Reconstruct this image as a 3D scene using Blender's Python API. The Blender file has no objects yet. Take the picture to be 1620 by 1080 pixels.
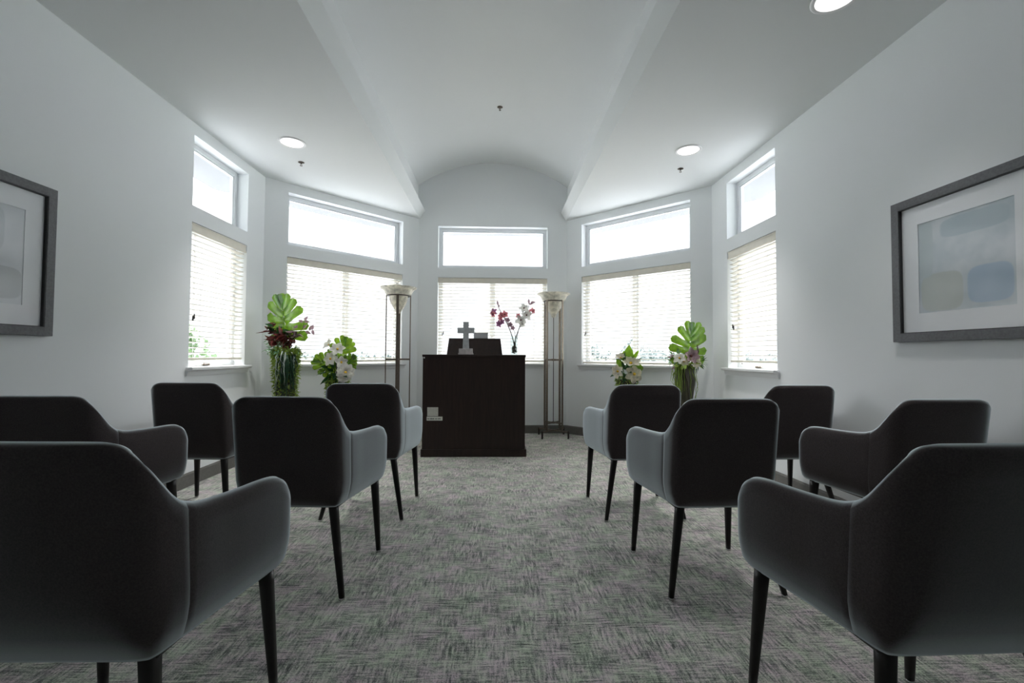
import bpy, bmesh, math, random
from mathutils import Vector, Matrix, Euler
PI = math.pi
rnd = random.Random(7)
scene = bpy.context.scene
COL = scene.collection

# ------------------------------------------------------------------ materials
def new_mat(name):
    m = bpy.data.materials.new(name); m.use_nodes = True
    nt = m.node_tree; nt.nodes.clear()
    out = nt.nodes.new('ShaderNodeOutputMaterial')
    return m, nt, out

def link(nt, a, ao, b, bi):
    nt.links.new(a.outputs[ao], b.inputs[bi])

def principled(name, col, rough=.5, metal=0., spec=.5, noise=0., nscale=40., bump=0., bscale=200., sheen=0., sheen_rough=.5, sheen_tint=(1, 1, 1), coat=0., coat_rough=.05):
    m, nt, out = new_mat(name)
    p = nt.nodes.new('ShaderNodeBsdfPrincipled')
    p.inputs['Base Color'].default_value = (*col, 1)
    p.inputs['Roughness'].default_value = rough
    p.inputs['Metallic'].default_value = metal
    p.inputs['Specular IOR Level'].default_value = spec
    p.inputs['Sheen Weight'].default_value = sheen
    p.inputs['Sheen Roughness'].default_value = sheen_rough
    p.inputs['Sheen Tint'].default_value = (*sheen_tint, 1)
    p.inputs['Coat Weight'].default_value = coat
    p.inputs['Coat Roughness'].default_value = coat_rough
    link(nt, p, 0, out, 0)
    if noise or bump:
        tc = nt.nodes.new('ShaderNodeTexCoord')
    if noise:
        n = nt.nodes.new('ShaderNodeTexNoise'); n.inputs['Scale'].default_value = nscale; n.inputs['Detail'].default_value = 4
        link(nt, tc, 'Object', n, 'Vector')
        r = nt.nodes.new('ShaderNodeMapRange'); r.inputs[1].default_value = .3; r.inputs[2].default_value = .7
        r.inputs[3].default_value = 1 - noise; r.inputs[4].default_value = 1 + noise
        link(nt, n, 0, r, 0)
        mx = nt.nodes.new('ShaderNodeVectorMath'); mx.operation = 'SCALE'
        mx.inputs[0].default_value = col
        link(nt, r, 0, mx, 'Scale')
        link(nt, mx, 0, p, 'Base Color')
    if bump:
        n2 = nt.nodes.new('ShaderNodeTexNoise'); n2.inputs['Scale'].default_value = bscale; n2.inputs['Detail'].default_value = 3
        link(nt, tc, 'Object', n2, 'Vector')
        b = nt.nodes.new('ShaderNodeBump'); b.inputs['Strength'].default_value = bump; b.inputs['Distance'].default_value = .003
        link(nt, n2, 0, b, 'Height'); link(nt, b, 0, p, 'Normal')
    return m

def leaf_mat(name, col, trans, tw=.45, rough=.35, gloss=.06):
    """thin leaf: reflects col, lets trans through"""
    m, nt, out = new_mat(name)
    tc = nt.nodes.new('ShaderNodeTexCoord')
    n = nt.nodes.new('ShaderNodeTexNoise'); n.inputs['Scale'].default_value = 22; n.inputs['Detail'].default_value = 3
    link(nt, tc, 'Object', n, 'Vector')
    r = nt.nodes.new('ShaderNodeMapRange'); r.inputs[1].default_value = .3; r.inputs[2].default_value = .7
    r.inputs[3].default_value = .7; r.inputs[4].default_value = 1.3
    link(nt, n, 0, r, 0)
    sc = []
    for c in (col, trans):
        v = nt.nodes.new('ShaderNodeVectorMath'); v.operation = 'SCALE'; v.inputs[0].default_value = c
        link(nt, r, 0, v, 'Scale'); sc.append(v)
    d = nt.nodes.new('ShaderNodeBsdfDiffuse'); t = nt.nodes.new('ShaderNodeBsdfTranslucent'); g = nt.nodes.new('ShaderNodeBsdfGlossy')
    g.inputs['Roughness'].default_value = rough
    link(nt, sc[0], 0, d, 'Color'); link(nt, sc[1], 0, t, 'Color')
    m1 = nt.nodes.new('ShaderNodeMixShader'); m1.inputs[0].default_value = tw
    link(nt, d, 0, m1, 1); link(nt, t, 0, m1, 2)
    m2 = nt.nodes.new('ShaderNodeMixShader'); m2.inputs[0].default_value = gloss
    link(nt, m1, 0, m2, 1); link(nt, g, 0, m2, 2)
    link(nt, m2, 0, out, 0)
    return m

def pane_mat(name, tint=(1, 1, 1), ior=1.45, rough=0.):
    m, nt, out = new_mat(name)
    tr = nt.nodes.new('ShaderNodeBsdfTransparent'); tr.inputs[0].default_value = (*tint, 1)
    gl = nt.nodes.new('ShaderNodeBsdfGlossy'); gl.inputs['Roughness'].default_value = rough
    # same reflectance from either face of the pane
    lw = nt.nodes.new('ShaderNodeLayerWeight'); lw.inputs['Blend'].default_value = .5
    pw = nt.nodes.new('ShaderNodeMath'); pw.operation = 'POWER'; pw.inputs[1].default_value = 5; link(nt, lw, 'Facing', pw, 0)
    fr = nt.nodes.new('ShaderNodeMath'); fr.operation = 'MULTIPLY_ADD'; link(nt, pw, 0, fr, 0)
    f0 = ((ior - 1) / (ior + 1)) ** 2; fr.inputs[1].default_value = 1 - f0; fr.inputs[2].default_value = f0
    mx = nt.nodes.new('ShaderNodeMixShader')
    link(nt, fr, 0, mx, 0); link(nt, tr, 0, mx, 1); link(nt, gl, 0, mx, 2); link(nt, mx, 0, out, 0)
    return m

def carpet_mat():
    m, nt, out = new_mat('carpet')
    N = nt.nodes.new
    tc = N('ShaderNodeTexCoord')
    def noise(scale, mapping, detail=4, rough=.6, dist=0.):
        mp = N('ShaderNodeMapping'); mp.inputs['Scale'].default_value = mapping
        link(nt, tc, 'Object', mp, 'Vector')
        n = N('ShaderNodeTexNoise'); n.inputs['Scale'].default_value = scale; n.inputs['Detail'].default_value = detail
        n.inputs['Roughness'].default_value = rough; n.inputs['Distortion'].default_value = dist
        link(nt, mp, 0, n, 'Vector'); return n
    def mix(fac, a, b, typ='MIX'):
        x = N('ShaderNodeMix'); x.data_type = 'RGBA'; x.blend_type = typ
        if isinstance(fac, (int, float)): x.inputs[0].default_value = fac
        else: link(nt, fac, 0, x, 0)
        for i, q in ((6, a), (7, b)):
            if isinstance(q, tuple): x.inputs[i].default_value = (*q, 1)
            else: nt.links.new(q, x.inputs[i])
        return x.outputs[2]
    along = noise(1., (95, 13, 1), 4, .65, .5)       # strands running up the aisle
    across = noise(1., (12, 130, 1), 4, .65, .5)     # strands running across
    pick = noise(1., (7, 7, 1), 3)
    pr = N('ShaderNodeMapRange'); pr.inputs[1].default_value = .35; pr.inputs[2].default_value = .65; pr.inputs[3].default_value = .12; pr.inputs[4].default_value = .88; link(nt, pick, 0, pr, 0)
    mixv = N('ShaderNodeMix'); mixv.data_type = 'FLOAT'
    link(nt, pr, 0, mixv, 0); nt.links.new(along.outputs[0], mixv.inputs[2]); nt.links.new(across.outputs[0], mixv.inputs[3])
    big = noise(1., (5, 6, 1), 4, .65)
    fine = noise(1., (170, 210, 1), 2, .8)
    add = N('ShaderNodeMath'); add.operation = 'MULTIPLY_ADD'; nt.links.new(big.outputs[0], add.inputs[0]); add.inputs[1].default_value = .30; nt.links.new(mixv.outputs[0], add.inputs[2])
    add2 = N('ShaderNodeMath'); add2.operation = 'MULTIPLY_ADD'; nt.links.new(fine.outputs[0], add2.inputs[0]); add2.inputs[1].default_value = .5; nt.links.new(add.outputs[0], add2.inputs[2])
    cr = N('ShaderNodeValToRGB')
    e = cr.color_ramp.elements
    e[0].position = .755; e[0].color = (.105, .11, .105, 1)
    e[1].position = 1.03; e[1].color = (.79, .745, .725, 1)
    a = e.new(.84); a.color = (.295, .30, .286, 1)
    b = e.new(.925); b.color = (.575, .545, .525, 1)
    link(nt, add2, 0, cr, 0)
    hue = noise(1., (9, 9, 1), 3, .7)
    hr = N('ShaderNodeValToRGB'); h = hr.color_ramp.elements
    h[0].position = .36; h[0].color = (.89, 1.045, .87, 1); h[1].position = .64; h[1].color = (1.05, .945, 1.035, 1)
    link(nt, hue, 0, hr, 0)
    colr = mix(1., cr.outputs[0], hr.outputs[0], 'MULTIPLY')
    p = N('ShaderNodeBsdfPrincipled'); p.inputs['Roughness'].default_value = .95; p.inputs['Specular IOR Level'].default_value = .15
    p.inputs['Sheen Weight'].default_value = .25; p.inputs['Sheen Roughness'].default_value = .5
    nt.links.new(colr, p.inputs['Base Color'])
    bp = N('ShaderNodeBump'); bp.inputs['Strength'].default_value = .5; bp.inputs['Distance'].default_value = .004
    link(nt, add2, 0, bp, 'Height'); link(nt, bp, 0, p, 'Normal')
    link(nt, p, 0, out, 0)
    return m

def velvet_mat():
    """charcoal napped fabric: its grazing sheen is put into the base colour"""
    m, nt, out = new_mat('charcoal_velvet'); N = nt.nodes.new
    tc = N('ShaderNodeTexCoord')
    n = N('ShaderNodeTexNoise'); n.inputs['Scale'].default_value = 240; n.inputs['Detail'].default_value = 3; link(nt, tc, 'Object', n, 'Vector')
    r = N('ShaderNodeMapRange'); r.inputs[1].default_value = .3; r.inputs[2].default_value = .7; r.inputs[3].default_value = .75; r.inputs[4].default_value = 1.25; link(nt, n, 0, r, 0)
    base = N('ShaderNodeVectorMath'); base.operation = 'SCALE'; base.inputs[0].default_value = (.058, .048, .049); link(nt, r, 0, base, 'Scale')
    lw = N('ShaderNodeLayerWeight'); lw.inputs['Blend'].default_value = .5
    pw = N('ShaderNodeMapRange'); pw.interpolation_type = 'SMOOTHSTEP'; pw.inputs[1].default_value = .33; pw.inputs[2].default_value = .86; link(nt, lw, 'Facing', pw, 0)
    nap_sheen = N('ShaderNodeVectorMath'); nap_sheen.operation = 'SCALE'; nap_sheen.inputs[0].default_value = (.56, .64, .68); link(nt, pw, 0, nap_sheen, 'Scale')  # pale sheen painted into the base colour, stronger towards grazing view
    add = N('ShaderNodeVectorMath'); add.operation = 'ADD'; link(nt, base, 0, add, 0); link(nt, nap_sheen, 0, add, 1)
    p = N('ShaderNodeBsdfPrincipled'); p.inputs['Roughness'].default_value = .75; p.inputs['Specular IOR Level'].default_value = .2
    link(nt, add, 0, p, 'Base Color')
    b = N('ShaderNodeBump'); b.inputs['Strength'].default_value = .2; b.inputs['Distance'].default_value = .002
    n2 = N('ShaderNodeTexNoise'); n2.inputs['Scale'].default_value = 420; link(nt, tc, 'Object', n2, 'Vector'); link(nt, n2, 0, b, 'Height'); link(nt, b, 0, p, 'Normal')
    link(nt, p, 0, out, 0)
    return m

def print_mat(name, palette):
    """abstract soft-edged print: pale ground with rounded pools of colour (object x = across, z = up, in metres)"""
    m, nt, out = new_mat(name)
    N = nt.nodes.new
    tc = N('ShaderNodeTexCoord')
    base = (.50, .58, .63)
    n = N('ShaderNodeTexNoise'); n.inputs['Scale'].default_value = 7; n.inputs['Detail'].default_value = 3
    link(nt, tc, 'Object', n, 'Vector')
    cr = N('ShaderNodeValToRGB'); e = cr.color_ramp.elements
    e[0].position = .35; e[0].color = (*palette[0], 1); e[1].position = .65; e[1].color = (*palette[1], 1)
    link(nt, n, 0, cr, 0)
    cur = cr.outputs[0]
    for (cx, cz, rx, rz, c) in palette[2:]:
        mp = N('ShaderNodeMapping'); mp.inputs['Location'].default_value = (-cx / rx, 0, -cz / rz); mp.inputs['Scale'].default_value = (1 / rx, 0, 1 / rz)
        link(nt, tc, 'Object', mp, 'Vector')
        vp = N('ShaderNodeVectorMath'); vp.operation = 'MULTIPLY'; link(nt, mp, 0, vp, 0); link(nt, mp, 0, vp, 1)
        v2 = N('ShaderNodeVectorMath'); v2.operation = 'MULTIPLY'; link(nt, vp, 0, v2, 0); link(nt, vp, 0, v2, 1)
        dt = N('ShaderNodeVectorMath'); dt.operation = 'DOT_PRODUCT'; dt.inputs[1].default_value = (1, 1, 1); link(nt, v2, 0, dt, 0)
        mr = N('ShaderNodeMapRange'); mr.inputs[1].default_value = .85; mr.inputs[2].default_value = 1.15; mr.inputs[3].default_value = .75; mr.inputs[4].default_value = 0
        nt.links.new(dt.outputs['Value'], mr.inputs[0])
        x = N('ShaderNodeMix'); x.data_type = 'RGBA'; link(nt, mr, 0, x, 0); nt.links.new(cur, x.inputs[6]); x.inputs[7].default_value = (*c, 1)
        cur = x.outputs[2]
    p = N('ShaderNodeBsdfPrincipled'); p.inputs['Roughness'].default_value = .8; nt.links.new(cur, p.inputs['Base Color'])
    link(nt, p, 0, out, 0)
    return m

def wood_mat(name, c1, c2, rough=.4):
    m, nt, out = new_mat(name); N = nt.nodes.new
    tc = N('ShaderNodeTexCoord'); mp = N('ShaderNodeMapping'); mp.inputs['Scale'].default_value = (30, 30, 2.5)
    link(nt, tc, 'Object', mp, 'Vector')
    n = N('ShaderNodeTexNoise'); n.inputs['Scale'].default_value = 1.4; n.inputs['Detail'].default_value = 6; n.inputs['Distortion'].default_value = .6
    link(nt, mp, 0, n, 'Vector')
    cr = N('ShaderNodeValToRGB'); e = cr.color_ramp.elements
    e[0].position = .3; e[0].color = (*c1, 1); e[1].position = .7; e[1].color = (*c2, 1); link(nt, n, 0, cr, 0)
    p = N('ShaderNodeBsdfPrincipled'); p.inputs['Roughness'].default_value = rough; link(nt, cr, 0, p, 'Base Color')
    p.inputs['Specular IOR Level'].default_value = .35
    link(nt, p, 0, out, 0); return m

def emit_mat(name, col, strength):
    m, nt, out = new_mat(name)
    p = nt.nodes.new('ShaderNodeBsdfPrincipled'); p.inputs['Base Color'].default_value = (.85, .85, .85, 1)
    p.inputs['Emission Color'].default_value = (*col, 1); p.inputs['Emission Strength'].default_value = strength
    link(nt, p, 0, out, 0); return m

M = {}
M['wall'] = principled('wall_paint', (.865, .885, .90), .6, spec=.25, bump=.12, bscale=160)
M['ceil'] = principled('ceiling_paint', (.765, .785, .785), .7, spec=.2, bump=.1, bscale=120)
M['carpet'] = carpet_mat()
M['base'] = principled('baseboard_vinyl', (.155, .15, .14), .5, noise=.1)
M['vinyl'] = principled('white_vinyl', (.84, .86, .88), .35)
M['sill'] = principled('sill_paint', (.80, .81, .82), .4)
M['blind'] = principled('cream_slat', (.64, .61, .545), .45)
M['valance'] = principled('cream_valance', (.80, .755, .66), .45, noise=.04, nscale=15)
M['cord'] = principled('blind_cord', (.82, .80, .74), .8)
M['dark_plastic'] = principled('dark_plastic', (.03, .026, .025), .4)
M['pane'] = pane_mat('window_glass')
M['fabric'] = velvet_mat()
M['leg'] = wood_mat('black_stained_wood', (.008, .007, .006), (.016, .013, .012), .38)
M['glide'] = principled('chrome_glide', (.6, .6, .6), .25, 1.)
M['espresso'] = wood_mat('espresso_veneer', (.014, .008, .0065), (.028, .015, .012), .42)
M['stone'] = principled('grey_stone', (.48, .495, .505), .6, noise=.22, nscale=30, bump=.3, bscale=60)
M['stone_base'] = principled('taupe_stone', (.50, .46, .45), .6, noise=.2, nscale=30)
M['card'] = principled('card_stock', (.50, .50, .455), .7, noise=.12, nscale=120)
M['strip'] = principled('label_paper', (.60, .62, .56), .7)
M['ink'] = principled('print_ink', (.03, .035, .035), .6)
M['white_dot'] = principled('white_plastic', (.8, .8, .8), .5)
M['grey_panel'] = principled('grey_panel', (.50, .49, .51), .5)
M['bronze'] = principled('brushed_bronze', (.23, .19, .155), .33, .85, noise=.15, nscale=60)
M['bronze_dark'] = principled('dark_bronze', (.06, .05, .045), .4, .6)
M['shade'] = leaf_mat('alabaster_glass', (.84, .81, .73), (.80, .77, .68), .45, .2, .05)
M['frame'] = principled('grey_wood_frame', (.125, .127, .137), .5, noise=.18, nscale=90)
M['frame_lip'] = principled('frame_black_lip', (.02, .02, .022), .5)
M['mat'] = principled('mat_board', (.88, .895, .93), .9)
M['pglass'] = pane_mat('picture_glass', ior=1.5, rough=.11)
M['printA'] = print_mat('print_blue', [(.50, .58, .63), (.68, .72, .76), (-.11, -.14, .11, .10, (.52, .56, .53)), (.12, -.13, .10, .09, (.36, .50, .66)), (.05, .18, .16, .05, (.44, .54, .60)), (-.20, .10, .05, .16, (.52, .60, .63))])
M['printB'] = print_mat('print_grey', [(.68, .71, .75), (.76, .78, .82), (.11, -.14, .12, .08, (.52, .55, .58)), (-.10, .10, .11, .10, (.60, .62, .66)), (.06, .12, .08, .11, (.58, .62, .66))])
M['light_trim'] = principled('light_trim', (.84, .84, .84), .4)
M['lens'] = emit_mat('light_lens', (1, .985, .97), .45)
M['brass'] = principled('sprinkler_metal', (.09, .075, .06), .35, .7)
M['leaf'] = leaf_mat('monstera_leaf', (.03, .11, .02), (.30, .54, .02), .46, .3, .07)
M['leaf_vein'] = leaf_mat('leaf_vein', (.14, .30, .05), (.5, .75, .10), .45)
M['darkleaf'] = leaf_mat('dark_green_leaf', (.015, .06, .025), (.06, .20, .04), .3, .3, .06)
M['magleaf'] = leaf_mat('magnolia_leaf', (.03, .10, .025), (.32, .54, .02), .46, .25, .08)
M['red'] = leaf_mat('burgundy_leaf', (.10, .022, .022), (.22, .05, .04), .35)
M['mauve'] = leaf_mat('mauve_leaf', (.26, .17, .20), (.42, .28, .32), .4)
M['fern'] = leaf_mat('fern_leaf', (.16, .32, .18), (.28, .50, .22), .4)
M['moss'] = leaf_mat('moss', (.27, .39, .08), (.45, .58, .11), .35, .6, .02)
M['silver'] = leaf_mat('silver_tendril', (.48, .55, .50), (.45, .52, .45), .3)
M['petal'] = leaf_mat('cream_petal', (.72, .67, .56), (.75, .70, .58), .4, .5, .03)
M['white_petal'] = leaf_mat('white_petal', (.80, .78, .74), (.80, .78, .72), .4, .5, .03)
M['pink'] = leaf_mat('pink_petal', (.60, .20, .23), (.70, .28, .30), .4, .5, .03)
M['purple'] = leaf_mat('purple_petal', (.27, .10, .20), (.34, .15, .26), .4, .5, .03)
M['pollen'] = principled('flower_centre', (.10, .025, .02), .8)
M['yellow'] = principled('yellow_stamen', (.65, .42, .03), .7)
M['stem'] = principled('brown_stem', (.045, .035, .022), .8, noise=.2)
M['green_stem'] = principled('green_stem', (.12, .22, .05), .7)
M['vase_glass'] = pane_mat('vase_glass', (.93, .96, .95), 1.45, .02)
M['vase_dark'] = principled('green_glazed_vase', (.05, .048, .026), .35, noise=.35, nscale=14, bump=.5, bscale=30)
M['pebble'] = principled('river_pebble', (.17, .14, .11), .6, noise=.3, nscale=40)
M['eave'] = principled('eave_board', (.21, .215, .22), .7, noise=.04, nscale=3)
M['grass'] = principled('dry_lawn', (.21, .24, .20), .9, noise=.2, nscale=.3)
M['bounce_slab'] = principled('pale_bounce_slab', (.29, .29, .295), .9, noise=.1, nscale=3)  # surface of the added daylight reflector below the windows
M['treeleaf'] = leaf_mat('tree_leaf', (.08, .13, .06), (.11, .18, .07), .3)
M['treefar'] = leaf_mat('far_tree_leaf', (.06, .08, .078), (.06, .085, .075), .3)
M['bark'] = principled('tree_bark', (.10, .08, .06), .9)

# ------------------------------------------------------------------ object helpers
def to_obj(name, bm, mat, parent=None, smooth=False, kind=None, recalc=True):
    if recalc: bmesh.ops.recalc_face_normals(bm, faces=bm.faces[:])
    me = bpy.data.meshes.new(name)
    bm.to_mesh(me); bm.free()
    for mm in (mat if isinstance(mat, (list, tuple)) else [mat]): me.materials.append(mm)
    if smooth:
        for p in me.polygons: p.use_smooth = True
    o = bpy.data.objects.new(name, me); COL.objects.link(o)
    if parent is not None: o.parent = parent
    if kind: o['kind'] = kind
    return o

def empty(name, loc=(0, 0, 0), rz=0., label=None, cat=None, group=None, kind=None):
    o = bpy.data.objects.new(name, None); COL.objects.link(o)
    o.empty_display_size = .05
    o.location = loc; o.rotation_euler = (0, 0, rz)
    if label: o['label'] = label
    if cat: o['category'] = cat
    if group: o['group'] = group
    if kind: o['kind'] = kind
    return o

def box(bm, x0, x1, y0, y1, z0, z1, bevel=0., seg=2, mtx=None):
    r = bmesh.ops.create_cube(bm, size=1.)
    vs = r['verts']
    for v in vs:
        v.co = Vector(((x0 + x1) / 2 + v.co.x * (x1 - x0), (y0 + y1) / 2 + v.co.y * (y1 - y0), (z0 + z1) / 2 + v.co.z * (z1 - z0)))
    if bevel:
        es = list({e for v in vs for e in v.link_edges})
        rb = bmesh.ops.bevel(bm, geom=es, offset=bevel, segments=seg, affect='EDGES', profile=.5)
        vs = list({v for f in rb['faces'] for v in f.verts} | {v for v in vs if v.is_valid})
    if mtx is not None:
        for v in vs: v.co = mtx @ v.co
    return vs

def loft(bm, rings, closed=True, cap=True):
    vr = [[bm.verts.new(p) for p in r] for r in rings]
    n = len(vr[0])
    for a, b in zip(vr, vr[1:]):
        for i in range(n if closed else n - 1):
            j = (i + 1) % n
            bm.faces.new((a[i], a[j], b[j], b[i]))
    if cap and closed:
        bm.faces.new(vr[0][::-1]); bm.faces.new(vr[-1])
    return vr

def tube(bm, pts, rad, n=8, cap=True):
    pts = [Vector(p) for p in pts]
    if not isinstance(rad, (list, tuple)): rad = [rad] * len(pts)
    rings = []
    ref = Vector((0, 0, 1))
    t0 = (pts[1] - pts[0]).normalized()
    if abs(t0.dot(ref)) > .9: ref = Vector((1, 0, 0))
    u = t0.cross(ref).normalized()
    for i, p in enumerate(pts):
        t = (pts[min(i + 1, len(pts) - 1)] - pts[max(i - 1, 0)]).normalized()
        u = (u - t * u.dot(t)).normalized(); w = t.cross(u)
        rings.append([p + (u * math.cos(2 * PI * k / n) + w * math.sin(2 * PI * k / n)) * rad[i] for k in range(n)])
    loft(bm, rings, True, cap)

def lathe(bm, prof, n=32, cx=0., cy=0., cap=False):
    rings = [[(cx + r * math.cos(2 * PI * k / n), cy + r * math.sin(2 * PI * k / n), z) for k in range(n)] for r, z in prof]
    loft(bm, rings, True, cap)

def catmull(P, per):
    out = []
    n = len(P)
    for i in range(n - 1):
        p0, p1, p2, p3 = P[max(i - 1, 0)], P[i], P[i + 1], P[min(i + 2, n - 1)]
        for k in range(per):
            t = k / per
            out.append(tuple(.5 * ((2 * b) + (-a + c) * t + (2 * a - 5 * b + 4 * c - d) * t * t + (-a + 3 * b - 3 * c + d) * t ** 3) for a, b, c, d in zip(p0, p1, p2, p3)))
    out.append(tuple(P[-1]))
    return out

# ------------------------------------------------------------------ room dimensions (metres; room centre line x = 0, camera at y = 0)
W, w, D = 2.3757, 1.0132, 6.1022
YC = D - (W - w)
HC = 2.90
YB = -3.6
TH = .16
UP = (2.235, 2.804); LO = (.935, 2.103)
S2 = math.sqrt(.5)

def wall(name, org, ud, nd, ulen, ztop, openings, zb=-.1):
    """slab with openings. org: inner-face start point, ud: along, nd: outward normal; openings: (u0,u1,z0,z1)"""
    org, ud, nd = Vector(org), Vector(ud), Vector(nd)
    us = sorted({-.05, ulen + .05, *[o[0] for o in openings], *[o[1] for o in openings]})
    zs = sorted({zb, ztop, *[o[2] for o in openings], *[o[3] for o in openings]})
    bm = bmesh.new(); V = {}
    def vert(u, z, d):
        k = (round(u, 5), round(z, 5), d)
        if k not in V: V[k] = bm.verts.new(org + ud * u + nd * (TH if d else 0) + Vector((0, 0, z)))
        return V[k]
    def solid(i, j):
        if i < 0 or j < 0 or i >= len(us) - 1 or j >= len(zs) - 1: return False
        cu, cz = (us[i] + us[i + 1]) / 2, (zs[j] + zs[j + 1]) / 2
        return not any(o[0] < cu < o[1] and o[2] < cz < o[3] for o in openings)
    for i in range(len(us) - 1):
        for j in range(len(zs) - 1):
            if not solid(i, j): continue
            a, b, c, d = us[i], us[i + 1], zs[j], zs[j + 1]
            for s in (0, 1): bm.faces.new((vert(a, c, s), vert(b, c, s), vert(b, d, s), vert(a, d, s)))
            if not solid(i - 1, j): bm.faces.new((vert(a, c, 0), vert(a, d, 0), vert(a, d, 1), vert(a, c, 1)))
            if not solid(i + 1, j): bm.faces.new((vert(b, c, 0), vert(b, d, 0), vert(b, d, 1), vert(b, c, 1)))
            if not solid(i, j - 1): bm.faces.new((vert(a, c, 0), vert(b, c, 0), vert(b, c, 1), vert(a, c, 1)))
            if not solid(i, j + 1): bm.faces.new((vert(a, d, 0), vert(b, d, 0), vert(b, d, 1), vert(a, d, 1)))
    return to_obj(name, bm, M['wall'], kind='structure')

A0, A1 = .2415, 1.6915
CW = .746
AL = (W - w) / S2
SY = (3.6395, 4.4296)
# frames of reference: name, origin, along, outward normal, length, window span
FR = {
    'bay_centre': ((-w, D, 0), (1, 0, 0), (0, 1, 0), 2 * w, (w - CW, w + CW)),
    'bay_left': ((-w, D, 0), (-S2, -S2, 0), (-S2, S2, 0), AL, (A0, A1)),
    'bay_right': ((w, D, 0), (S2, -S2, 0), (S2, S2, 0), AL, (A0, A1)),
    'left': ((-W, YB, 0), (0, 1, 0), (-1, 0, 0), YC - YB, (SY[0] - YB, SY[1] - YB)),
    'right': ((W, YB, 0), (0, 1, 0), (1, 0, 0), YC - YB, (SY[0] - YB, SY[1] - YB)),
}
for k, (o, u, n, ln, sp) in FR.items():
    wall('wall_' + k, o, u, n, ln, 3.85 if k == 'bay_centre' else 3.06, [(sp[0], sp[1], *UP), (sp[0], sp[1], *LO)])
wall('wall_back', (-W, YB, 0), (1, 0, 0), (0, -1, 0), 2 * W, 3.85, [])

# floor
bm = bmesh.new()
fl = [(-W - .1, YB - .1), (W + .1, YB - .1), (W + .1, YC + .05), (w + .05, D + .1), (-w - .05, D + .1), (-W - .1, YC + .05)]
loft(bm, [[(x, y, -.12) for x, y in fl], [(x, y, 0) for x, y in fl]])
to_obj('floor', bm, M['carpet'], kind='structure')

# ceiling: flat sides with a bevelled lip, barrel vault between
bm = bmesh.new()
XL = 1.0
for s in (-1, 1):
    poly = [(s * XL, YB), (s * (W + .02), YB), (s * (W + .02), YC + .01), (s * (w + .01), D + .02), (s * XL, D + .02)]
    bm.faces.new([bm.verts.new((x, y, HC)) for x, y in poly])
    prof = [(XL, HC), (.928, 3.010), (.935, 3.024), (XL + .02, 3.03), (XL + .02, 3.36)]
    for a, b in zip(prof, prof[1:]):
        bm.faces.new([bm.verts.new(p) for p in ((s * a[0], YB, a[1]), (s * b[0], YB, b[1]), (s * b[0], D + .02, b[1]), (s * a[0], D + .02, a[1]))])
half, sag, z0 = XL + .02, .325, 3.36
R = (half * half + sag * sag) / (2 * sag); th = math.asin(half / R)
arc = []
for i in range(49):
    t = -th + 2 * th * i / 48
    arc.append((R * math.sin(t), z0 + sag - R + R * math.cos(t)))
va = [[bm.verts.new((x, y, z)) for x, z in arc] for y in (YB, D + .02)]
arcf = [bm.faces.new((va[0][i], va[0][i + 1], va[1][i + 1], va[1][i])) for i in range(48)]
for f in arcf: f.smooth = True
# lid above, so that no daylight reaches the vault's back
lid = [(-W - .3, YB - .2), (W + .3, YB - .2), (W + .3, YC), (w, D + .2), (-w, D + .2), (-W - .3, YC)]
bm.faces.new([bm.verts.new((x, y, 3.84)) for x, y in lid])
to_obj('ceiling', bm, M['ceil'], kind='structure', recalc=False)

# baseboards
def baseboard(name, k, trim0=0., trim1=0.):
    o, u, n, ln, sp = FR[k]; o, u, n = Vector(o), Vector(u), Vector(n)
    bm = bmesh.new()
    prof = [(0, 0), (-.012, 0), (-.012, .095), (-.006, .108), (0, .108)]
    loft(bm, [[o + u * q + n * a + Vector((0, 0, b)) for a, b in prof] for q in (trim0, ln - trim1)])
    to_obj(name, bm, M['base'], kind='structure')
for k in FR: baseboard('baseboard_' + k, k)

# ------------------------------------------------------------------ windows and blinds
def mtx_for(k):
    o, u, n, ln, sp = FR[k]
    u, n = Vector(u), Vector(n)
    m = Matrix.Identity(4)
    m.col[0][:3] = u; m.col[1][:3] = n; m.col[2][:3] = (0, 0, 1)
    m.col[3][:3] = Vector(o) + u * sp[0]
    return m, sp[1] - sp[0]

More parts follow.
